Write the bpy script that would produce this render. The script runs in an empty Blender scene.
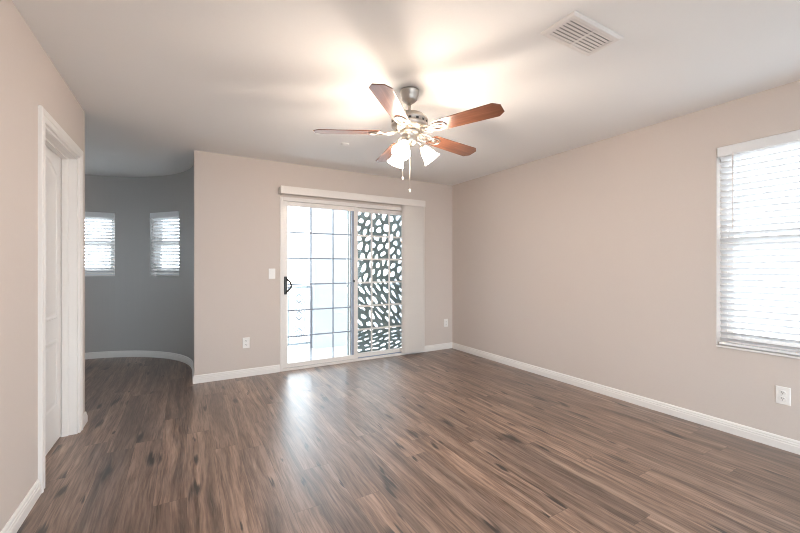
import bpy, bmesh, math, random
from mathutils import Vector, Matrix
random.seed(7)
sc = bpy.context.scene
C = sc.collection
PI = math.pi
R = math.radians

# ------------------------------------------------------------------ camera, world, exposure
H_CAM, H = 1.222, 2.437
cam_d = bpy.data.cameras.new('camera'); cam = bpy.data.objects.new('camera', cam_d); C.objects.link(cam)
cam.location = (0, 0, H_CAM); cam.rotation_euler = (R(90), 0, R(-30))
cam_d.sensor_width = 36; cam_d.lens = 370/800*36; cam_d.clip_start = .02
sc.camera = cam

w = bpy.data.worlds.new('sky'); sc.world = w; w.use_nodes = True
bg = w.node_tree.nodes['Background']
bg.inputs['Color'].default_value = (.84, .92, 1, 1); bg.inputs['Strength'].default_value = 4.5
FAN_W, FAN_COL = 9.8, (1, .85, .72)

vs = sc.view_settings
vs.view_transform = 'Standard'; vs.look = 'None'; vs.gamma = 1; vs.exposure = 1.14; vs.use_curve_mapping = False
sc.cycles.use_denoising = True; sc.cycles.filter_width = 1.0
sc.cycles.max_bounces = 12; sc.cycles.diffuse_bounces = 6; sc.cycles.transparent_max_bounces = 16
sc.cycles.caustics_reflective = False; sc.cycles.caustics_refractive = False
sc.cycles.sample_clamp_indirect = 6

def portal(loc, rot, sx, sy):
    l = bpy.data.lights.new('daylight_portal', 'AREA'); l.shape = 'RECTANGLE'; l.size = sx; l.size_y = sy
    l.cycles.is_portal = True
    o = bpy.data.objects.new('daylight_portal', l); C.objects.link(o); o.location = loc; o.rotation_euler = rot
portal((3.62, .76, 1.37), (0, R(90), 0), 1.5, .92)
portal((1.86, 4.58, 1.02), (R(-90), 0, 0), 1.8, 2.0)
portal((1.385, -2.36, 1.19), (R(90), 0, 0), 3.7, 2.22)

# ------------------------------------------------------------------ materials
def mat(name, col, rough=.5, metal=0, spec=.5, emit=None, estr=0, bump=None):
    m = bpy.data.materials.new(name); m.use_nodes = True
    nt = m.node_tree; b = nt.nodes['Principled BSDF']
    b.inputs['Base Color'].default_value = (*col, 1); b.inputs['Roughness'].default_value = rough
    b.inputs['Metallic'].default_value = metal; b.inputs['Specular IOR Level'].default_value = spec
    if emit:
        b.inputs['Emission Color'].default_value = (*emit, 1); b.inputs['Emission Strength'].default_value = estr
    # a faint procedural mottling on every surface
    tc = nt.nodes.new('ShaderNodeTexCoord'); n = nt.nodes.new('ShaderNodeTexNoise')
    sc_, st, amt = bump or (60, .0, .03)
    n.inputs['Scale'].default_value = sc_; n.inputs['Detail'].default_value = 4
    nt.links.new(tc.outputs['Object'], n.inputs['Vector'])
    mx = nt.nodes.new('ShaderNodeMix'); mx.data_type = 'RGBA'
    mx.inputs['A'].default_value = (*[c*(1-amt) for c in col], 1); mx.inputs['B'].default_value = (*[min(1, c*(1+amt)) for c in col], 1)
    nt.links.new(n.outputs['Fac'], mx.inputs['Factor']); nt.links.new(mx.outputs['Result'], b.inputs['Base Color'])
    if st:
        bp = nt.nodes.new('ShaderNodeBump'); bp.inputs['Strength'].default_value = st; bp.inputs['Distance'].default_value = .004
        nt.links.new(n.outputs['Fac'], bp.inputs['Height']); nt.links.new(bp.outputs['Normal'], b.inputs['Normal'])
    return m

M_wall = mat('greige_wall_paint', (.63, .562, .52), .75, spec=.25, bump=(70, .12, .012))
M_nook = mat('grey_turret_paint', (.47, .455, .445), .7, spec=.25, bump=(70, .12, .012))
M_ground = mat('dry_gravel', (.36, .35, .34), .95, bump=(3, .3, .2))
M_ceil = mat('ceiling_paint', (.85, .845, .84), .85, spec=.2, bump=(90, .12, .01))
M_trim = mat('white_trim_paint', (.80, .77, .745), .38, bump=(40, .0, .01))
M_door = mat('white_door_paint', (.80, .785, .775), .32, bump=(40, .0, .01))
M_vinyl = mat('white_vinyl', (.78, .74, .71), .35)
M_plate = mat('white_plastic', (.85, .83, .81), .3)
M_dark = mat('dark_slot', (.03, .03, .03), .6)
M_bronze = mat('dark_bronze_handle', (.035, .033, .032), .35, metal=.6)
M_nickel = mat('brushed_nickel', (.50, .46, .42), .38, metal=1, bump=(200, .05, .06))
M_vent = mat('white_vent_enamel', (.80, .77, .75), .45)
M_ventdark = mat('duct_grey', (.20, .195, .19), .8)
M_alu = mat('grey_metal_and_shade', (.30, .34, .42), .45)  # metal parts, and the sliding grille with backlit shade put into its colour
M_stucco = mat('white_stucco', (.47, .49, .51), .9, bump=(50, .4, .04))
M_deck = mat('balcony_concrete', (.70, .70, .70), .8, bump=(30, .2, .06))
M_rail = mat('pale_grey_railing_paint', (.22, .25, .28), .5)
M_screen = mat('dark_teal_screen_metal', (.19, .235, .24), .5, bump=(25, .1, .12))
M_chain = mat('pale_pull_chain', (.75, .70, .64), .35, metal=.5)
M_wallout = M_stucco

# translucent vane fabric
def m_vane(name, col, f):
    m = mat(name, col, .45)
    nt = m.node_tree; b = nt.nodes['Principled BSDF']; out = nt.nodes['Material Output']
    t = nt.nodes.new('ShaderNodeBsdfTranslucent'); t.inputs['Color'].default_value = (*col, 1)
    mx = nt.nodes.new('ShaderNodeMixShader'); mx.inputs[0].default_value = f
    nt.links.new(b.outputs[0], mx.inputs[1]); nt.links.new(t.outputs[0], mx.inputs[2]); nt.links.new(mx.outputs[0], out.inputs[0])
    return m
M_vane = m_vane('cream_vane_vinyl', (.80, .75, .71), .25)
M_slat = m_vane('white_blind_slat', (.80, .80, .81), .08)

def m_glass():
    m = bpy.data.materials.new('window_glass'); m.use_nodes = True; nt = m.node_tree; nt.nodes.clear()
    out = nt.nodes.new('ShaderNodeOutputMaterial'); t = nt.nodes.new('ShaderNodeBsdfTransparent'); g = nt.nodes.new('ShaderNodeBsdfGlossy')
    t.inputs['Color'].default_value = (.95, .975, .975, 1); g.inputs['Roughness'].default_value = .02
    lw = nt.nodes.new('ShaderNodeLayerWeight'); lw.inputs['Blend'].default_value = .5
    pw_ = nt.nodes.new('ShaderNodeMath'); pw_.operation = 'POWER'; pw_.inputs[1].default_value = 5
    ma = nt.nodes.new('ShaderNodeMath'); ma.operation = 'MULTIPLY_ADD'; ma.inputs[1].default_value = .96; ma.inputs[2].default_value = .04
    nt.links.new(lw.outputs['Facing'], pw_.inputs[0]); nt.links.new(pw_.outputs[0], ma.inputs[0])
    mx = nt.nodes.new('ShaderNodeMixShader')
    nt.links.new(ma.outputs[0], mx.inputs[0]); nt.links.new(t.outputs[0], mx.inputs[1]); nt.links.new(g.outputs[0], mx.inputs[2]); nt.links.new(mx.outputs[0], out.inputs[0])
    return m
M_glass = m_glass()

def m_shade():
    m = bpy.data.materials.new('lit_frosted_glass'); m.use_nodes = True; nt = m.node_tree; nt.nodes.clear()
    out = nt.nodes.new('ShaderNodeOutputMaterial')
    tr = nt.nodes.new('ShaderNodeBsdfTransparent'); tl = nt.nodes.new('ShaderNodeBsdfTranslucent'); em = nt.nodes.new('ShaderNodeEmission')
    tr.inputs[0].default_value = (1, .97, .93, 1); tl.inputs[0].default_value = (.95, .92, .88, 1)
    em.inputs[0].default_value = (1, .86, .70, 1); em.inputs[1].default_value = 5.0
    mx = nt.nodes.new('ShaderNodeMixShader'); mx.inputs[0].default_value = .75
    ad = nt.nodes.new('ShaderNodeAddShader')
    nt.links.new(tr.outputs[0], mx.inputs[1]); nt.links.new(tl.outputs[0], mx.inputs[2]); nt.links.new(mx.outputs[0], ad.inputs[0]); nt.links.new(em.outputs[0], ad.inputs[1]); nt.links.new(ad.outputs[0], out.inputs[0])
    return m
M_shade = m_shade()
M_bulb = mat('lit_bulb', (1, .95, .9), .4, emit=(1, .85, .68), estr=14)

class NT:
    def __init__(s, m): s.nt = m.node_tree
    def n(s, t, **k):
        x = s.nt.nodes.new(t)
        for a, b in k.items(): setattr(x, a, b)
        return x
    def put(s, sock, v):
        if isinstance(v, bpy.types.NodeSocket): s.nt.links.new(v, sock)
        else: sock.default_value = v
    def math(s, op, a, b=0.0, c=0.0):
        x = s.n('ShaderNodeMath', operation=op)
        for i, v in enumerate((a, b, c)): s.put(x.inputs[i], v)
        return x.outputs[0]
    def xyz(s, a, b, c):
        x = s.n('ShaderNodeCombineXYZ')
        for i, v in enumerate((a, b, c)): s.put(x.inputs[i], v)
        return x.outputs[0]
    def noise(s, vec, scale, detail=4, rough=.55, dist=0):
        x = s.n('ShaderNodeTexNoise'); s.put(x.inputs['Vector'], vec)
        x.inputs['Scale'].default_value = scale; x.inputs['Detail'].default_value = detail
        x.inputs['Roughness'].default_value = rough; x.inputs['Distortion'].default_value = dist
        return x.outputs['Fac']
    def ramp(s, f, stops):
        x = s.n('ShaderNodeValToRGB'); s.put(x.inputs[0], f); e = x.color_ramp.elements
        while len(e) < len(stops): e.new(.5)
        for el, (p, c) in zip(e, stops): el.position = p; el.color = (*c, 1) if len(c) == 3 else c
        return x.outputs[0]
    def mix(s, f, a, b, bt='MIX'):
        x = s.n('ShaderNodeMix', data_type='RGBA', blend_type=bt); s.put(x.inputs['Factor'], f)
        s.put(x.inputs['A'], a); s.put(x.inputs['B'], b); return x.outputs['Result']

def m_floor():
    m = bpy.data.materials.new('brown_vinyl_plank'); m.use_nodes = True; q = NT(m); b = m.node_tree.nodes['Principled BSDF']
    tc = q.n('ShaderNodeTexCoord'); sp = q.n('ShaderNodeSeparateXYZ'); q.put(sp.inputs[0], tc.outputs['Object'])
    x, y = sp.outputs[0], sp.outputs[1]
    u = q.math('DIVIDE', q.math('ADD', x, 10.03), .152); row = q.math('FLOOR', u)
    wr = q.n('ShaderNodeTexWhiteNoise', noise_dimensions='1D'); q.put(wr.inputs['W'], row)
    v = q.math('ADD', q.math('DIVIDE', q.math('ADD', y, 20), 1.22), wr.outputs['Value']); pid = q.math('FLOOR', v)
    wn = q.n('ShaderNodeTexWhiteNoise', noise_dimensions='2D'); q.put(wn.inputs['Vector'], q.xyz(row, pid, 0))
    rnd = wn.outputs['Value']
    r50 = q.math('MULTIPLY', rnd, 57.0)
    # wobble so the grain bends round knots
    wob = q.math('MULTIPLY', q.math('SUBTRACT', q.noise(q.xyz(q.math('MULTIPLY', x, 4.0), q.math('MULTIPLY', y, 1.6), r50), 1.0, 2), .5), .055)
    xw = q.math('ADD', x, wob)
    g1 = q.noise(q.xyz(q.math('MULTIPLY', xw, 27.0), q.math('MULTIPLY', y, 1.3), r50), 1.0, 7, .62, .5)
    g2 = q.noise(q.xyz(q.math('MULTIPLY', xw, 115.0), q.math('MULTIPLY', y, 6.0), r50), 1.0, 3, .6)
    g3 = q.noise(q.xyz(q.math('MULTIPLY', xw, 9.0), q.math('MULTIPLY', y, .9), r50), 1.0, 3, .5, .4)
    base = q.ramp(g1, [(.30, (.050, .030, .021)), (.44, (.148, .092, .066)), (.56, (.285, .190, .144)), (.74, (.43, .32, .255))])
    base = q.mix(.38, base, q.ramp(g2, [(.36, (.055, .034, .025)), (.64, (.38, .275, .215))]))
    tone = q.ramp(g3, [(.34, (.62, .60, .59)), (.66, (1.20, 1.18, 1.16))])
    base = q.mix(1.0, base, tone, 'MULTIPLY')
    pt = q.ramp(rnd, [(0, (.80, .80, .82)), (.5, (1, .98, .97)), (1, (1.16, 1.12, 1.09))])
    base = q.mix(1.0, base, pt, 'MULTIPLY')
    # knots: stretched cells, only some of them
    vo = q.n('ShaderNodeTexVoronoi', feature='F1', voronoi_dimensions='2D')
    kn = q.math('MULTIPLY', q.math('SUBTRACT', g1, .5), .8)
    q.put(vo.inputs['Vector'], q.xyz(q.math('ADD', q.math('MULTIPLY', xw, 7.5), q.math('ADD', kn, r50)), q.math('ADD', q.math('MULTIPLY', y, 2.1), kn), 0.0)); vo.inputs['Scale'].default_value = 1
    kc = q.n('ShaderNodeSeparateColor'); q.put(kc.inputs[0], vo.outputs['Color'])
    sel = q.math('GREATER_THAN', kc.outputs[0], .57)
    size = q.math('MULTIPLY_ADD', q.math('POWER', kc.outputs[1], 2.0), .22, .09)
    k = q.math('MULTIPLY', q.math('SUBTRACT', 1.0, q.math('DIVIDE', vo.outputs['Distance'], size)), sel)
    k = q.math('MULTIPLY', k, q.math('MULTIPLY_ADD', g2, -3.2, 3.3))
    k = q.math('MINIMUM', q.math('MAXIMUM', k, 0.0), .94)
    base = q.mix(k, base, (.024, .017, .016, 1))
    # long dark streaks
    st = q.noise(q.xyz(q.math('MULTIPLY', xw, 22.0), q.math('MULTIPLY', y, 1.1), q.math('ADD', r50, 9.0)), 1.0, 3, .5, .3)
    stf = q.math('MULTIPLY', q.math('MINIMUM', q.math('MAXIMUM', q.math('MULTIPLY', q.math('SUBTRACT', st, .63), 9.0), 0.0), 1.0), .6)
    base = q.mix(stf, base, (.055, .036, .030, 1))
    fu = q.math('FRACT', u); fv = q.math('FRACT', v)
    du = q.math('MULTIPLY', q.math('MINIMUM', fu, q.math('SUBTRACT', 1.0, fu)), .152)
    dv = q.math('MULTIPLY', q.math('MINIMUM', fv, q.math('SUBTRACT', 1.0, fv)), 1.22)
    seam = q.math('LESS_THAN', q.math('MINIMUM', du, dv), .0011)
    base = q.mix(q.math('MULTIPLY', seam, .6), base, (.05, .035, .028, 1))
    q.put(b.inputs['Base Color'], base)
    q.put(b.inputs['Roughness'], q.math('MULTIPLY_ADD', g1, .14, .32)); b.inputs['Specular IOR Level'].default_value = .5; b.inputs['Coat Weight'].default_value = .55; b.inputs['Coat Roughness'].default_value = .33
    bp = q.n('ShaderNodeBump'); bp.inputs['Strength'].default_value = .12; bp.inputs['Distance'].default_value = .002
    q.put(bp.inputs['Height'], q.math('SUBTRACT', g1, q.math('MULTIPLY', seam, .6))); q.put(b.inputs['Normal'], bp.outputs[0])
    return m
M_floor = m_floor()

def m_cherry():
    m = bpy.data.materials.new('cherry_blade_wood'); m.use_nodes = True; q = NT(m); b = m.node_tree.nodes['Principled BSDF']
    tc = q.n('ShaderNodeTexCoord'); sp = q.n('ShaderNodeSeparateXYZ'); q.put(sp.inputs[0], tc.outputs['Object'])
    g = q.noise(q.xyz(q.math('MULTIPLY', sp.outputs[0], 3.0), q.math('MULTIPLY', sp.outputs[1], 45.0), 0.0), 1.0, 5, .6, .6)
    q.put(b.inputs['Base Color'], q.ramp(g, [(.3, (.10, .037, .020)), (.55, (.165, .065, .036)), (.75, (.22, .10, .06))]))
    b.inputs['Roughness'].default_value = .28; b.inputs['Coat Weight'].default_value = 1; b.inputs['Coat Roughness'].default_value = .15
    return m
M_cherry = m_cherry()

# ------------------------------------------------------------------ geometry helpers
class MB:
    def __init__(s): s.bm = bmesh.new()
    def box(s, x0, x1, y0, y1, z0, z1, mtx=None):
        vs_ = [s.bm.verts.new(Vector(p)) for p in ((x0,y0,z0),(x1,y0,z0),(x1,y1,z0),(x0,y1,z0),(x0,y0,z1),(x1,y0,z1),(x1,y1,z1),(x0,y1,z1))]
        if mtx:
            for v in vs_: v.co = mtx @ v.co
        for f in ((0,3,2,1),(4,5,6,7),(0,1,5,4),(1,2,6,5),(2,3,7,6),(3,0,4,7)): s.bm.faces.new([vs_[i] for i in f])
        return s
    def loft(s, loops, closed=True, cap0=True, cap1=True, smooth=False):
        L = [[s.bm.verts.new(Vector(p)) for p in lp] for lp in loops]
        n = len(L[0])
        for a, b in zip(L, L[1:]):
            for i in range(n if closed else n-1):
                f = s.bm.faces.new((a[i], a[(i+1)%n], b[(i+1)%n], b[i])); f.smooth = smooth
        if cap0 and n > 2: s.bm.faces.new(list(reversed(L[0])))
        if cap1 and n > 2: s.bm.faces.new(L[-1])
        return s
    def lathe(s, prof, seg=32, mtx=None, smooth=True):
        mtx = mtx or Matrix()
        loops = [[mtx @ Vector((r*math.cos(2*PI*i/seg), r*math.sin(2*PI*i/seg), z)) for i in range(seg)] for r, z in prof]
        return s.loft(loops, True, prof[0][0] > 1e-5, prof[-1][0] > 1e-5, smooth)
    def tube(s, pts, r, seg=8):
        pts = [Vector(p) for p in pts]; loops = []; up = None
        for i, p in enumerate(pts):
            t = (pts[min(i+1, len(pts)-1)] - pts[max(i-1, 0)]).normalized()
            if up is None:
                up = t.orthogonal().normalized()
            up = (up - t*up.dot(t)).normalized(); sd = t.cross(up)
            rr = r[i] if isinstance(r, (list, tuple)) else r
            loops.append([p + up*rr*math.cos(2*PI*k/seg) + sd*rr*math.sin(2*PI*k/seg) for k in range(seg)])
        return s.loft(loops, True, True, True, True)
    def prism(s, poly, z0, z1, mtx=None):
        mtx = mtx or Matrix()
        return s.loft([[mtx @ Vector((x, y, z0)) for x, y in poly], [mtx @ Vector((x, y, z1)) for x, y in poly]])
    def build(s, name, material, parent=None, bevel=0, loc=None):
        bmesh.ops.recalc_face_normals(s.bm, faces=s.bm.faces[:])
        me = bpy.data.meshes.new(name); s.bm.to_mesh(me); s.bm.free(); me.materials.append(material)
        o = bpy.data.objects.new(name, me); C.objects.link(o)
        if loc: o.location = loc
        if parent: o.parent = parent
        if bevel:
            md = o.modifiers.new('bevel', 'BEVEL'); md.width = bevel; md.segments = 2; md.limit_method = 'ANGLE'; md.angle_limit = R(40)
        return o

def tag(o, label, cat, group=None):
    o['label'] = label; o['category'] = cat
    if group: o['group'] = group
    return o
def thing(name, label, cat, loc, rotz=0, group=None):
    o = bpy.data.objects.new(name, None); C.objects.link(o); o.location = loc; o.rotation_euler = (0, 0, rotz)
    o.empty_display_size = .1
    return tag(o, label, cat, group)
def struct(o): o['kind'] = 'structure'; return o
def sroot(name, loc, rotz=0):
    o = bpy.data.objects.new(name, None); C.objects.link(o); o.location = loc; o.rotation_euler = (0, 0, rotz); o.empty_display_size = .1
    return struct(o)

# ------------------------------------------------------------------ room shell
XL, XR, YB, YF, T = -.69, 3.46, 4.42, -2.2, .14
XE = .072                                   # free end of the back wall
TC, TR = (XE-1.33, 4.98), 1.33              # turret centre and radius
YE = 3.75                                   # end of the left wall
TA = 180+math.degrees(math.asin((TC[1]-YE)/TR))      # where the turret curve meets it
DW = (.942, 2.77, 2.035)                    # patio door opening
CD = (2.755, 3.535, 2.022)                   # closet door opening in the left wall
WR = (.30, 1.222, .62, 2.115)               # right window
W_ADDED = (-.46, 3.24, .08, 2.3)                     # unseen window added behind the camera for fill daylight

ceil = MB(); ceil.box(XL-2.2, XR+T, YF-T, YB+T, H, H+.12); ceil.box(XL-2.2, XE+T, YB+T, 6.6, H, H+.12)
struct(ceil.build('ceiling', M_ceil))
fl = MB(); fl.box(XL-2.2, XR+T, YF-T, YB+T, -.12, 0); fl.box(XL-2.2, XE+T, YB+T, 6.6, -.12, 0)
struct(fl.build('floor', M_floor))

wb = MB(); wb.box(XE, DW[0], YB, YB+T, 0, H); wb.box(DW[1], XR+T, YB, YB+T, 0, H); wb.box(DW[0], DW[1], YB, YB+T, DW[2], H)
struct(wb.build('wall_back', M_wall))
wr = MB(); wr.box(XR, XR+T, YF-T, WR[0], 0, H); wr.box(XR, XR+T, WR[1], YB, 0, H); wr.box(XR, XR+T, WR[0], WR[1], 0, WR[2]); wr.box(XR, XR+T, WR[0], WR[1], WR[3], H)
struct(wr.build('wall_right', M_wall))
wl = MB(); wl.box(XL-T, XL, YF-T, CD[0], 0, H); wl.box(XL-T, XL, CD[1], YE, 0, H); wl.box(XL-T, XL, CD[0], CD[1], CD[2], H)
struct(wl.build('wall_left', M_wall))
wf = MB(); wf.box(XL, W_ADDED[0], YF-T, YF, 0, H); wf.box(W_ADDED[1], XR, YF-T, YF, 0, H); wf.box(W_ADDED[0], W_ADDED[1], YF-T, YF, 0, W_ADDED[2]); wf.box(W_ADDED[0], W_ADDED[1], YF-T, YF, W_ADDED[3], H)
struct(wf.build('wall_rear', M_wall))

# turret wall: ring of thickness T with two seen windows and two added for daylight
TW = [(27.7, 51.2), (71.4, 94.9), (115, 138.5), (158.5, 182)]; TZ = (1.09, 1.945)
def ring(mb, a0, a1, z0, z1, n):
    loops = []
    for i in range(n+1):
        a = R(a0 + (a1-a0)*i/n); c, s = math.cos(a), math.sin(a)
        loops.append([(TC[0]+r*c, TC[1]+r*s, z) for r, z in ((TR, z0), (TR+T, z0), (TR+T, z1), (TR, z1))])
    mb.loft(loops)
wn = MB()
edges = [0] + [e for w_ in TW for e in w_] + [TA]
for i in range(0, len(edges), 2): ring(wn, edges[i], edges[i+1], 0, H, max(2, int((edges[i+1]-edges[i])/3)))
for a0, a1 in TW: ring(wn, a0, a1, 0, TZ[0], 8); ring(wn, a0, a1, TZ[1], H, 8)
wn.box(XE, XE+T, YB+T, TC[1], 0, H)
wn.box(TC[0]+TR*math.cos(R(TA))-.1, XL-T, YE-T, YE, 0, H)
bmesh.ops.remove_doubles(wn.bm, verts=wn.bm.verts[:], dist=1e-5)
struct(wn.build('wall_nook', M_nook))

# baseboards
BP = [(0, 0), (.015, 0), (.015, .046), (.0125, .049), (.0125, .060), (.009, .064), (.009, .074), (.004, .083), (0, .084)]
def sweep(path, prof=BP):
    P = [Vector((x, y)) for x, y in path]; loops = []
    for i, p in enumerate(P):
        d0 = (p-P[i-1]).normalized() if i else None; d1 = (P[i+1]-p).normalized() if i < len(P)-1 else None
        d0 = d0 or d1; d1 = d1 or d0
        n0, n1 = Vector((-d0.y, d0.x)), Vector((-d1.y, d1.x)); m = (n0+n1).normalized(); m = m/max(.3, m.dot(n0))
        loops.append([(p.x+m.x*t, p.y+m.y*t, z) for t, z in prof])
    return MB().loft(loops)
CW = .066   # casing width
struct(sweep([(XR, YF), (XR, YB-.016)]).build('baseboard_right', M_trim))
struct(sweep([(XR, YB), (DW[1]+.002, YB)]).build('baseboard_back', M_trim))
struct(sweep([(DW[0]-.002, YB), (XE, YB), (XE, TC[1]-.02)]).build('baseboard_back', M_trim))
arc = [(TC[0]+TR*math.cos(R(a)), TC[1]+TR*math.sin(R(a))) for a in [TA*i/84 for i in range(85)]]
struct(sweep(arc + [(XL, YE), (XL, CD[1]+CW+.002)]).build('baseboard_nook', M_trim))
struct(sweep([(XL, CD[0]-CW-.002), (XL, YF)]).build('baseboard_left', M_trim))
struct(sweep([(XL+.016, YF), (XR-.016, YF)]).build('baseboard_rear', M_trim))

# ------------------------------------------------------------------ closet door in the left wall
cas = MB()
CP = [(0, 0), (0, .012), (.008, .016), (.018, .013), (.030, .013), (.036, .017), (.052, .020), (.060, .020), (CW, .016), (CW, 0)]
loops = []
for k in range(4):
    lp = []
    for o_, t in CP:
        yy = CD[0]-o_ if k < 2 else CD[1]+o_; zz = 0 if k in (0, 3) else CD[2]+o_
        lp.append((XL+t, yy, zz))
    loops.append(lp)
cas.loft(loops); struct(cas.build('trim_1', M_trim))
d2 = sroot('door_2', (XL-.125, (CD[0]+CD[1])/2, 0))
def rel(mb_fn): return mb_fn
jm = MB(); jl = .018; hw = (CD[1]-CD[0])/2
jm.box(0, .125, -hw, -hw+jl, 0, CD[2]); jm.box(0, .125, hw-jl, hw, 0, CD[2]); jm.box(0, .125, -hw+jl, hw-jl, CD[2]-jl, CD[2])
jm.build('door_jamb', M_trim, d2)
stp = MB(); a_, b_ = .040, .056
stp.box(a_, b_+.02, -hw+jl, -hw+jl+.012, 0, CD[2]-jl); stp.box(a_, b_+.02, hw-jl-.012, hw-jl, 0, CD[2]-jl); stp.box(a_, b_+.02, -hw+jl+.012, hw-jl-.012, CD[2]-jl-.012, CD[2]-jl)
stp.build('door_stop', M_trim, d2, bevel=.002)
dp = MB(); pw = hw-jl-.003; pt = CD[2]-jl-.004
dp.box(.002, .037, -pw, pw, .012, pt)
def inset(poly, d):
    n = len(poly); out = []
    for i in range(n):
        p0, p, p1 = (Vector(poly[j % n]) for j in (i-1, i, i+1))
        a = (p-p0).normalized(); b = (p1-p).normalized(); na = Vector((-a.y, a.x)); nb = Vector((-b.y, b.x))
        m = (na+nb).normalized(); m = m/max(.4, m.dot(na)); out.append(tuple(p+m*d))
    return out
def relief(mb, poly, x):
    lv = [(0, 0), (.006, .006), (.016, .006), (.026, .0015), (.040, .0015), (.062, .006)]
    mb.loft([[(x+h, y, z) for y, z in inset(poly, d)] for d, h in lv], True, False, True)
pe = pw-.105
dp2 = MB()
relief(dp2, [(-pe, .255), (pe, .255), (pe, .725), (-pe, .725)], .037)
arch = [(pe*math.cos(t), 1.80+.13*math.sin(t)) for t in [PI*i/16 for i in range(17)]]
arch = [(pe*(1-2*i/16), 1.865+.08*(1-(1-2*i/16)**2)) for i in range(17)]
relief(dp2, [(-pe, .865), (pe, .865)] + arch, .037)
leaf = dp.build('door_leaf', M_door, d2, bevel=.002); dp2.build('door_panel', M_door, leaf)
kb = MB(); kb.lathe([(0, 0), (.006, .0), (.006, .006), (.004, .008), (0, .008)], 12, Matrix.Translation((.037, -pw+.30, .945)) @ Matrix.Rotation(R(90), 4, 'Y'))
kb.build('finger_latch', M_bronze, leaf)

# ------------------------------------------------------------------ patio door
def rect_frame(mb, x0, x1, z0, z1, y0, y1, l, r, b, t):
    mb.box(x0, x0+l, y0, y1, z0, z1); mb.box(x1-r, x1, y0, y1, z0, z1); mb.box(x0+l, x1-r, y0, y1, z0, z0+b); mb.box(x0+l, x1-r, y0, y1, z1-t, z1)
d1 = sroot('door_1', ((DW[0]+DW[1])/2, YB, 0)); wd = (DW[1]-DW[0])/2
fm = MB(); rect_frame(fm, -wd, wd, 0, DW[2], -.012, .13, .036, .036, .028, .045); fm.build('door_frame', M_vinyl, d1, bevel=.003)
tk = MB(); tk.box(-wd+.036, wd-.036, .014, .020, .028, .040); tk.box(-wd+.036, wd-.036, .066, .072, .028, .040); tk.build('track_rail', M_alu, d1)
def sash(name, x0, x1, y0, y1, edge_strip, mun, mcol):
    s_ = MB(); z0, z1 = .031, DW[2]-.047
    rect_frame(s_, x0, x1, z0, z1, y0, y1, .052, .052, .052, .052); so = s_.build(name, M_vinyl, d1, bevel=.004)
    ym = (y0+y1)/2
    g = MB(); g.box(x0+.052, x1-.052, ym-.003, ym+.003, z0+.052, z1-.052); g.build('glass_pane', M_glass, so)
    gr = MB(); xs0, xs1, zs0, zs1 = x0+.052, x1-.052, z0+.052, z1-.052
    for i in (1, 2): x = xs0+(xs1-xs0)*i/3; gr.box(x-mun/2, x+mun/2, ym-.010, ym-.0035, zs0, zs1)
    for j in range(1, 6): z = zs0+(zs1-zs0)*j/6; gr.box(xs0, xs1, ym-.0096, ym-.0038, z-mun/2, z+mun/2)
    gr.build('window_grille', mcol, so)
    return so
ls = sash('sliding_sash', -wd+.037, -wd+.037+.945, .004, .040, True, .016, M_alu)  # white grille in blue grey, its backlit shade put into the colour
fs = sash('fixed_sash', wd-.037-.905, wd-.037, .048, .084, False, .024, M_vinyl)
# screen door edge beside the meeting stile, seen as a blue grey strip through the glass edge
sl = MB(); xe = -wd+.037+.945; sl.box(xe-.085, xe-.053, .010, .034, .085, DW[2]-.10); sl.build('screen_door_edge', M_alu, ls)
hd = MB(); hx = -wd+.037+.026
hd.box(hx-.017, hx+.017, -.006, .004, .895, 1.105); hnd = hd.build('handle', M_bronze, ls, bevel=.004)
hp = MB(); hp.tube([(hx+.004+.055*math.sin(PI*i/12), -.008-.026*math.sin(PI*i/12), .915+.17*i/12) for i in range(13)], .011, 8); hp.box(hx-.012, hx+.006, -.018, -.006, .985, 1.015); hp.build('handle_grip', M_bronze, hnd)
lk = MB(); lk.box(xe-.062, xe-.050, -.012, .006, 1.02, 1.05); lk.build('latch', M_bronze, ls)

# ------------------------------------------------------------------ vertical blind over the patio door
vb = thing('vertical_blind', 'cream vertical blind with vanes stacked to the right of the sliding patio door', 'blind', (1.915, YB, 2.055))
va = MB(); va.box(-.985, .985, -.112, -.100, 0, .087); va.box(-.985, -.975, -.100, 0, 0, .087); va.box(.975, .985, -.100, 0, 0, .087)
va.build('valance', M_vinyl, vb, bevel=.002)
hr = MB(); hr.box(-.965, .965, -.078, -.036, .035, .075); hr.build('head_rail', M_vinyl, vb)
xs = [2.590+.0255*i for i in range(12)]
for i, x in enumerate(xs):
    v = MB(); pts = []
    for k in range(7):
        t = -1+2*k/6; pts.append((t*.0435, -.012*(1-t*t)))
    v.loft([[(p[0], p[1], z) for p in pts] + [(p[0], p[1]+.0009, z) for p in reversed(pts)] for z in (.0, 2.045)], smooth=False)
    o = v.build('vane', M_vane, vb); o.location = (x-1.915, -.057, -2.055+.035); o.rotation_euler = (0, 0, R(-48 if i < 11 else -25))

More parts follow.
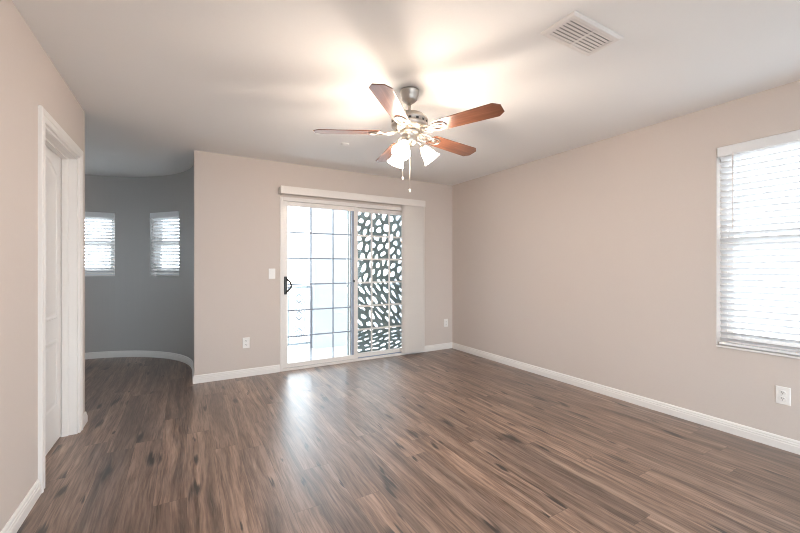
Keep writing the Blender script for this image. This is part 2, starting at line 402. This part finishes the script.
# ------------------------------------------------------------------ double-hung windows and their horizontal blinds
def window(n, loc, rot, wdt, z0, z1, depth, glass_out):
    """local x along the wall, local y outwards, z up"""
    r = sroot('window_%d' % n, loc, rot); h = wdt/2
    f = MB(); rect_frame(f, -h, h, z0, z1, glass_out, depth, .040, .040, .045, .040); fo = f.build('window_frame', M_vinyl, r, bevel=.003)
    zm = z0+(z1-z0)*.535
    f = MB(); rect_frame(f, -h+.040, h-.040, zm-.025, z1-.040, glass_out+.028, glass_out+.050, .03, .03, .045, .03); so = f.build('upper_sash', M_vinyl, r, bevel=.002)
    g = MB(); g.box(-h+.07, h-.07, glass_out+.037, glass_out+.041, zm+.02, z1-.07); g.build('glass_pane', M_glass, so)
    f = MB(); rect_frame(f, -h+.040, h-.040, z0+.045, zm+.022, glass_out+.004, glass_out+.026, .035, .035, .05, .045); so = f.build('lower_sash', M_vinyl, r, bevel=.002)
    g = MB(); g.box(-h+.075, h-.075, glass_out+.013, glass_out+.017, z0+.095, zm-.023); g.build('glass_pane', M_glass, so)
    lk = MB(); lk.box(-.03, .03, glass_out-.010, glass_out+.004, zm+.006, zm+.020); lk.build('sash_lock', M_alu, so)
    return r
def blind(label, loc, rot, wdt, z0, z1, tilt, pitch, group, wand):
    b = thing('window_blind', label, 'blind', loc, rot, group); h = wdt/2
    v = MB(); v.box(-h, h, -.006, .004, z1-.070, z1); v.box(-h, -h+.006, .004, .030, z1-.070, z1); v.box(h-.006, h, .004, .030, z1-.070, z1); v.build('valance', M_slat, b, bevel=.002)
    hr_ = MB(); hr_.box(-h+.010, h-.010, .010, .052, z1-.045, z1-.004); hr_.build('head_rail', M_slat, b)
    s_ = MB(); z = z1-.085; n = 0
    while z > z0+.040:
        m = Matrix.Translation((0, .031, z)) @ Matrix.Rotation(R(tilt), 4, 'X')
        s_.box(-h+.008, h-.008, -.025, .025, -.0014, .0014, m); z -= pitch
    s_.build('slats', M_slat, b)
    br = MB(); br.box(-h+.006, h-.006, .008, .054, z0+.008, z0+.024); br.build('bottom_rail', M_slat, b, bevel=.003)
    cd = MB()
    for x in ((-h+.10, h-.10) if wdt < .7 else (-h+.13, 0, h-.13)):
        for y in (.003, .059): cd.box(x-.0009, x+.0009, y-.0009, y+.0009, z0+.024, z1-.05)
    cd.build('ladder_cord', M_slat, b)
    if wand is not None:
        wd_ = MB(); wd_.tube([(wand, -.012, z1-.06), (wand, -.014, z1-.62 if wdt > .7 else z1-.5)], .0035, 8); wd_.build('tilt_wand', M_vinyl, b)
    return b
# right wall window: local y (outwards) = +X
wrc = (WR[0]+WR[1])/2; wrw = WR[1]-WR[0]
window(1, (XR, wrc, 0), R(-90), wrw, WR[2], WR[3], T, .075)
blind('white slatted blind filling the large window in the right wall', (XR, wrc, 0), R(-90), wrw-.012, WR[2]+.012, WR[3]-.002, -32, .0435, None, -wrw/2+.10)
sill = MB(); sill.box(XR-.012, XR+.075, WR[0]+.001, WR[1]-.001, WR[2], WR[2]+.012); struct(sill.build('trim_2', M_trim, bevel=.003))
window(4, ((W_ADDED[0]+W_ADDED[1])/2, YF, 0), R(180), W_ADDED[1]-W_ADDED[0], W_ADDED[2], W_ADDED[3], T, .06)  # unseen, added to fill the room with daylight
for i, (a0, a1) in enumerate(TW):
    am = R((a0+a1)/2); ch = 2*TR*math.sin(R((a1-a0)/2)); rin = TR*math.cos(R((a1-a0)/2))
    p = (TC[0]+rin*math.cos(am), TC[1]+rin*math.sin(am), 0); rz = am-PI/2
    window((2, 3, 5, 6)[i], p, rz, ch, TZ[0], TZ[1], T, .085)
    if i > 1: continue      # two unseen turret windows, added to brighten the nook
    blind(('white blind on the grey curved wall, in the narrow window nearer the beige back wall', 'white blind on the grey curved wall, partly hidden behind the end of the left wall')[i], p, rz, ch-.012, TZ[0]+.01, TZ[1]-.002, -28, .044, 'blinds in the round grey nook', -ch/2+.075 if i == 0 else None)

# ------------------------------------------------------------------ ground outside, balcony
gd = MB(); gd.box(-60, 60, -60, 60, -3.6, -3.4); struct(gd.build('ground', M_ground))  # ground plane added to dim light from below on the blinds
YO = 5.72; BZ = -.08
bf = MB(); bf.box(.22, 3.6, YB+T, YO+.3, BZ-.15, BZ); struct(bf.build('balcony_floor', M_deck))
bw = MB()
op = [(.70, 1.745), (2.29, 3.335)]; spring = 1.93; top = 2.9; th = .26
def arch_poly(x0, x1):
    r = (x1-x0)/2; c = (x0+x1)/2
    return [(c+r*math.cos(PI*i/20), spring+r*.95*math.sin(PI*i/20)) for i in range(21)]   # right to left
def slab(mb, poly, y0, y1): mb.loft([[(x, y, z) for x, z in poly] for y in (y0, y1)])
mid = (op[0][1]+op[1][0])/2
for (x0, x1), (l, r) in zip(op, ((.22, mid), (mid, 3.6))):
    a = arch_poly(x0, x1)
    slab(bw, [(l, BZ), (x0, BZ), (x0, spring), (l, spring)], YO, YO+th)
    slab(bw, [(x1, BZ), (r, BZ), (r, spring), (x1, spring)], YO, YO+th)
    slab(bw, [(l, spring), (x0, spring), (l, top)], YO, YO+th)
    full = [(r, spring)] + [(r, top), (l, top)] + [(x0, spring)]
    for (p, q) in zip(a, a[1:]): slab(bw, [(p[0], top), (q[0], top), q, p], YO, YO+th)
    slab(bw, [(x1, spring), (r, spring), (r, top), (x1, top)], YO, YO+th)
    slab(bw, [(x0, spring), (x0, top), (l, top)], YO, YO+th)
struct(bw.build('wall_balcony', M_stucco))
def scroll_units(mb, cx, z0, z1, y, r):
    hu = (z1-z0)/3
    for k in range(3):
        zc = z0+hu*(k+.5)
        for sx in (-1, 1):
            for sz in (-1, 1):
                pts = []
                for i in range(26):
                    t = i/25; ang = t*PI*2.6; rad = .046*(1-t*.78)
                    pts.append((cx+sx*(.055-rad*math.cos(ang)), y, zc+sz*(hu*.27-rad*1.25*math.sin(ang)*1.0)))
                mb.tube(pts, r, 6)
            mb.tube([(cx+sx*.008, y, zc-hu*.27), (cx+sx*.05, y, zc-.02), (cx+sx*.05, y, zc+.02), (cx+sx*.008, y, zc+hu*.27)], r, 6)
        mb.lathe([(0, zc-.02), (.016, zc), (0, zc+.02)], 8, Matrix.Translation((cx, y, 0)))
def railing(x0, x1, label, scrolls):
    cx = (x0+x1)/2; t = thing('balcony_railing', label, 'railing', (cx, YO+th/2, BZ), 0, 'balcony railings'); h = (x1-x0)/2-.004
    m = MB(); m.box(-h, h, -.022, .022, .96, .995); m.build('top_rail', M_rail, t, bevel=.004)
    m = MB(); m.box(-h, h, -.014, .014, .07, .10); m.build('bottom_rail', M_rail, t, bevel=.003)
    for s in (-1, 1): m = MB(); m.box(s*(h-.013)-.013, s*(h-.013)+.013, -.013, .013, 0, .96); m.build('post', M_rail, t)
    sp = []
    for c in scrolls:
        lx = c-cx; sp.append(lx); m = MB(); scroll_units(m, lx, .12, .94, 0, .006)
        m.box(lx-.005, lx+.005, -.005, .005, .10, .96); m.box(lx-.118, lx-.108, -.006, .006, .10, .96); m.box(lx+.108, lx+.118, -.006, .006, .10, .96); m.build('scroll_panel', M_rail, t)
    x = -h+.12
    while x < h-.06:
        if all(abs(x-q) > .15 for q in sp): m = MB(); m.box(x-.006, x+.006, -.006, .006, .10, .96); m.build('baluster', M_rail, t)
        x += .11
railing(*op[0], 'grey scrollwork railing in the balcony archway at the left of the patio door glass', [1.03, 1.54])
railing(*op[1], 'grey scrollwork railing in the far balcony archway seen beside the dark pierced screen', [2.45, 2.98])

# ------------------------------------------------------------------ pierced privacy screen behind the fixed pane
def clip(poly, px, py, nx, ny):
    out = []; n = len(poly)
    for i in range(n):
        a, b = poly[i], poly[(i+1) % n]; da = (a[0]-px)*nx+(a[1]-py)*ny; db = (b[0]-px)*nx+(b[1]-py)*ny
        if da <= 0: out.append(a)
        if da*db < 0: t = da/(da-db); out.append((a[0]+(b[0]-a[0])*t, a[1]+(b[1]-a[1])*t))
    return out
def make_screen(W, HH):
    rng = random.Random(11)
    # direction field: holes lean with height
    def metric(z):
        f = z/HH
        if f > .52: th_, e = R(62), 1.25
        elif f > .2: th_, e = R(-52), 1.75
        else: th_, e = R(8), 1.9
        return th_, e
    # points by best candidate in the local metric
    pts = []
    def dist2(p, q):
        th_, e = metric((p[1]+q[1])/2); dx, dz = p[0]-q[0], p[1]-q[1]
        a = dx*math.cos(th_)+dz*math.sin(th_); b = -dx*math.sin(th_)+dz*math.cos(th_)
        return (a/e)**2+(b*e**.5)**2
    fails = 0
    while fails < 3000:
        p = (rng.uniform(-.06, W+.06), rng.uniform(-.06, HH+.06)); f = p[1]/HH
        rad = .088 if f > .52 else (.086 if f > .2 else .060)
        if all(dist2(p, q) > rad*rad for q in pts): pts.append(p); fails = 0
        else: fails += 1
    polys = []
    for p in pts:
        cell = [(p[0]-.3, p[1]-.3), (p[0]+.3, p[1]-.3), (p[0]+.3, p[1]+.3), (p[0]-.3, p[1]+.3)]
        for q in pts:
            if q is p or abs(q[0]-p[0]) > .35 or abs(q[1]-p[1]) > .35: continue
            th_, e = metric((p[1]+q[1])/2); c_, s_ = math.cos(th_), math.sin(th_)
            dx, dz = q[0]-p[0], q[1]-p[1]; a = (dx*c_+dz*s_)/e**2; b = (-dx*s_+dz*c_)*e
            nx, nz = a*c_-b*s_, a*s_+b*c_
            L = math.hypot(nx, nz); nx /= L; nz /= L
            gap = (.016 if p[1] > .2*HH else .011)+.014*rng.random()
            cell = clip(cell, (p[0]+q[0])/2-nx*gap, (p[1]+q[1])/2-nz*gap, nx, nz)
            if len(cell) < 3: break
        for (bx, bz, nx, nz) in ((.012, 0, -1, 0), (W-.012, 0, 1, 0), (0, .012, 0, -1), (0, HH-.012, 0, 1)):
            if len(cell) >= 3: cell = clip(cell, bx, bz, nx, nz)
        if len(cell) < 3: continue
        ar = abs(sum(cell[i][0]*cell[(i+1) % len(cell)][1]-cell[(i+1) % len(cell)][0]*cell[i][1] for i in range(len(cell))))/2
        if ar < .0004: continue
        for _ in range(3):
            n = len(cell); new = []
            for i in range(n):
                a, b = cell[i], cell[(i+1) % n]
                new += [(a[0]*.75+b[0]*.25, a[1]*.75+b[1]*.25), (a[0]*.25+b[0]*.75, a[1]*.25+b[1]*.75)]
            cell = new
        polys.append(cell)
    cu = bpy.data.curves.new('pierced', 'CURVE'); cu.dimensions = '2D'; cu.fill_mode = 'BOTH'; cu.extrude = .003
    for pl in [[(0, 0), (W, 0), (W, HH), (0, HH)]] + polys:
        sp = cu.splines.new('POLY'); sp.points.add(len(pl)-1)
        for pt_, (x, z) in zip(sp.points, pl): pt_.co = (x, z, 0, 1)
        sp.use_cyclic_u = True
    tmp = bpy.data.objects.new('pierced', cu); C.objects.link(tmp)
    dg = bpy.context.evaluated_depsgraph_get(); dg.update()
    me = bpy.data.meshes.new_from_object(tmp.evaluated_get(dg)); bpy.data.objects.remove(tmp); bpy.data.curves.remove(cu)
    me.materials.clear(); me.materials.append(M_screen)
    return me
SW, SH = 1.0, 2.03
ps = thing('privacy_screen', 'dark teal metal screen pierced with pebble holes outside the right door pane', 'screen', (1.90, 4.66, BZ))
o = bpy.data.objects.new('pierced_panel', make_screen(SW, SH)); C.objects.link(o); o.parent = ps; o.location = (0, 0, .06); o.rotation_euler = (R(90), 0, 0)
m = MB(); rect_frame(m, -.025, SW+.025, .0, SH+.085, -.012, .012, .026, .026, .06, .026); m.build('screen_frame', M_screen, ps, bevel=.003)
for x in (.05, SW-.05): m = MB(); m.box(x-.02, x+.02, -.09, .30, 0, .012); m.build('foot', M_screen, ps)

# ------------------------------------------------------------------ ceiling fan with lights
FX, FY = 1.338, 2.185
fan = thing('ceiling_fan', 'five blade cherry wood ceiling fan with nickel motor and lit glass shades', 'ceiling fan', (FX, FY, H))
m = MB(); m.lathe([(0, 0), (.066, 0), (.066, -.012), (.062, -.016), (.062, -.030), (.056, -.034), (.054, -.060), (.040, -.076), (.026, -.084), (.018, -.092), (0, -.092)], 36); m.build('canopy', M_nickel, fan)
m = MB(); m.lathe([(0, -.09), (.011, -.09), (.011, -.155), (0, -.155)], 16); m.build('downrod', M_nickel, fan)
m = MB(); m.lathe([(0, -.140), (.024, -.140), (.026, -.156), (.060, -.160), (.095, -.170), (.118, -.186), (.127, -.206), (.127, -.214), (.120, -.218), (.120, -.232), (.127, -.236), (.124, -.252), (.108, -.268), (.080, -.280), (0, -.284)], 48); mh = m.build('motor_housing', M_nickel, fan)
m = MB()
m.box(-.009, .009, -.004, .004, -.0065, .0065); vs0 = m.build('vent_slot', M_dark, mh)
for k in range(15):
    v_ = vs0 if k == 0 else vs0.copy()
    if k: C.objects.link(v_); v_.parent = mh
    v_.matrix_local = Matrix.Rotation(2*PI*k/15, 4, 'Z') @ Matrix.Translation((.119, 0, -.225)) @ Matrix.Rotation(R(90), 4, 'Z')
m = MB(); m.lathe([(0, -.284), (.070, -.284), (.072, -.292), (.060, -.300), (.050, -.306), (.052, -.330), (.056, -.345), (.046, -.366), (.030, -.378), (.014, -.384), (0, -.386)], 36); m.build('switch_housing', M_nickel, fan)
BL, BR = .655, .195
outline = [(BR, -.050), (BR+.02, -.058), (BL-.040, -.068), (BL, -.036), (BL, .036), (BL-.040, .068), (BR+.02, .058), (BR, .050)]
blade_me = None
for k in range(5):
    ang = R(-64+72*k)
    if blade_me is None:
        m = MB(); m.prism(outline, -.003, .003); b0 = m.build('blade', M_cherry, fan, bevel=.002); blade_me = b0
        m = MB()   # blade iron: curved neck, open oval medallion under the blade root
        m.loft([[(x, -wy, z-.003), (x, wy, z-.003), (x, wy, z+.003), (x, -wy, z+.003)] for x, wy, z in ((.070, .020, .020), (.100, .016, .008), (.130, .011, -.006), (.160, .014, -.009), (.185, .020, -.0065))])
        rg = [(.225+.052*math.cos(2*PI*i/24), .036*math.sin(2*PI*i/24), -.0065) for i in range(25)]
        m.tube(rg, .006, 8)
        m.lathe([(0, -.012), (.012, -.011), (.020, -.007), (.020, -.0035), (0, -.0035)], 16, Matrix.Translation((.225, 0, 0)))
        m.box(.185, .262, -.004, .004, -.009, -.0035)
        for sy in (-1, 1):
            m.tube([(.085, sy*.012, .012), (.115, sy*.036, 0), (.150, sy*.040, -.006), (.178, sy*.026, -.0065), (.168, sy*.014, -.0065), (.155, sy*.020, -.0065)], .005, 6)
        ir0 = m.build('blade_iron', M_nickel, b0); bo = b0
    else:
        bo = b0.copy(); C.objects.link(bo); bo.parent = fan; ir = ir0.copy(); C.objects.link(ir); ir.parent = bo
    bo.matrix_local = Matrix.Translation((0, 0, -.290)) @ Matrix.Rotation(R(-2.5), 4, Vector((.866, -.5, 0))) @ Matrix.Rotation(ang, 4, 'Z') @ Matrix.Rotation(R(-11), 4, 'X')
for k, a in enumerate((-22, 98, 218)):
    d = Vector((math.cos(R(a)), math.sin(R(a)), 0)); tl = 38
    am = MB(); p0 = Vector((0, 0, -.352)); pts = [p0+d*.035, p0+d*.060+Vector((0, 0, .002)), p0+d*.078+Vector((0, 0, -.012)), p0+d*.088+Vector((0, 0, -.026))]
    am.tube(pts, .008, 10)
    ax = (d*math.sin(R(tl))+Vector((0, 0, -math.cos(R(tl))))).normalized()
    q = Vector((0, 0, 1)).rotation_difference(ax).to_matrix().to_4x4(); base = Matrix.Translation(pts[-1]) @ q
    am.lathe([(0, -.008), (.018, -.006), (.024, .006), (.024, .022), (.020, .026), (0, .026)], 20, base)
    ao = am.build('light_arm', M_nickel, fan)
    sh = MB(); prof = [(.024, .012), (.028, .024), (.036, .040), (.043, .062), (.047, .086), (.056, .108), (.064, .118)]
    inner = [(r-.0025, z) for r, z in reversed(prof)]
    sh.lathe(prof+inner, 32, base); sh.build('glass_shade', M_shade, ao)
    bb = MB(); bb.lathe([(0, .026), (.011, .027), (.013, .040), (.022, .058), (.025, .074), (.020, .090), (.010, .098), (0, .100)], 20, base); bb.build('light_bulb', M_bulb, ao)
    L = bpy.data.lights.new('bulb_light', 'POINT'); L.energy = FAN_W; L.color = FAN_COL; L.shadow_soft_size = .065
    lo = bpy.data.objects.new('bulb_light', L); C.objects.link(lo); lo.parent = fan; lo.location = base @ Vector((0, 0, .135))
for (dx, dy, zb) in ((-.011, -.022, -.685), (-.056, .000, -.60)):
    m = MB(); m.tube([(dx, dy, -.37), (dx, dy, zb)], .0015, 6)
    n = 20
    ch = m.build('pull_chain', M_chain, fan)
    m = MB(); m.lathe([(0, 0), (.005, -.003), (.006, -.018), (.003, -.024), (0, -.025)], 10, Matrix.Translation((dx, dy, zb))); m.build('chain_pull', M_chain, ch)

# ------------------------------------------------------------------ ceiling vent, sprinkler cap
vt = thing('ceiling_vent', 'white louvred air vent in the ceiling near the right window', 'vent', (1.80, 1.205, H))
vx, vy = .205, .100
m = MB()
fr = lambda x, y, z: [(-x, -y, z), (x, -y, z), (x, y, z), (-x, y, z)]
m.loft([fr(vx, vy, 0), fr(vx, vy, -.004), fr(vx-.012, vy-.012, -.011), fr(vx-.034, vy-.030, -.011), fr(vx-.034, vy-.030, -.001)], True, False, False); m.build('vent_frame', M_vent, vt)
m = MB(); m.box(-vx+.034, vx-.034, -vy+.030, vy-.030, -.0015, -.0005); m.build('duct_opening', M_ventdark, vt)
m = MB(); ly = vy-.030
for i in range(7):
    y = -ly+.010+i*(2*ly-.02)/6
    m.box(-vx+.035, vx-.035, -.0078, .0078, -.0007, .0007, Matrix.Translation((0, y, -.0085)) @ Matrix.Rotation(R(8), 4, 'X'))
m.build('louvre_slats', M_vent, vt)
m = MB(); m.box(-.004, .004, -ly, ly, -.0185, -.012); m.build('louvre_bar', M_vent, vt)
cap = MB(); cap.lathe([(0, 0), (.042, 0), (.042, -.004), (.036, -.010), (0, -.011)], 28)
tag(cap.build('sprinkler_cap', M_ceil, loc=(1.36, 3.45, H)), 'small round white cap on the ceiling left of the fan', 'sprinkler cap')

# ------------------------------------------------------------------ outlets and switch
def plate_root(name, label, cat, x, y, z, rz, group=None):
    t = thing(name, label, cat, (x, y, z), rz, group)      # local -y faces the room
    m = MB(); m.loft([[(sx*(.036-d), -t_, sz*(.059-d)) for sx, sz in ((-1, -1), (1, -1), (1, 1), (-1, 1))] for d, t_ in ((0, 0), (0, .003), (.003, .006))]); m.build('cover_plate', M_plate, t)
    return t
def outlet(label, x, y, z, rz):
    t = plate_root('wall_outlet', label, 'outlet', x, y, z, rz, 'duplex wall outlets')
    for s in (-1, 1):
        m = MB(); m.loft([[(r*.017*math.cos(2*PI*i/20), -t_, s*.0205+r*.0145*math.sin(2*PI*i/20)) for i in range(20)] for r, t_ in ((1, .005), (1, .0085), (.92, .0095))])
        fc = m.build('socket_face', M_plate, t)
        m = MB(); z_ = s*.0205
        m.box(-.0075, -.0050, -.0100, -.0094, z_-.001, z_+.008); m.box(.0050, .0075, -.0100, -.0094, z_-.001, z_+.008); m.box(-.0025, .0025, -.0100, -.0094, z_-.010, z_-.005); m.build('socket_slots', M_dark, fc)
    m = MB(); m.lathe([(0, 0), (.003, 0), (.003, .0075), (0, .008)], 10, Matrix.Rotation(R(90), 4, 'X')); m.build('plate_screw', M_plate, t)
outlet('white outlet low on the beige back wall, left of the patio door', .575, YB, .374, 0)
outlet('white outlet on the short back wall section right of the patio door', 3.34, YB, .385, 0)
outlet('white outlet low on the right wall below the large window', XR, .863, .358, R(-90))
sw = plate_root('light_switch', 'white rocker light switch on the back wall left of the patio door handle', 'light switch', .852, YB, 1.139, 0)
m = MB(); m.loft([[(sx*.0165, -y, z) for sx, y, z in ((-1, .005, -.033), (1, .005, -.033), (1, .005, .033), (-1, .005, .033))], [(sx*.0165, -y, z) for sx, y, z in ((-1, .0065, -.033), (1, .0065, -.033), (1, .010, .033), (-1, .010, .033))]]); m.build('rocker', M_plate, sw)
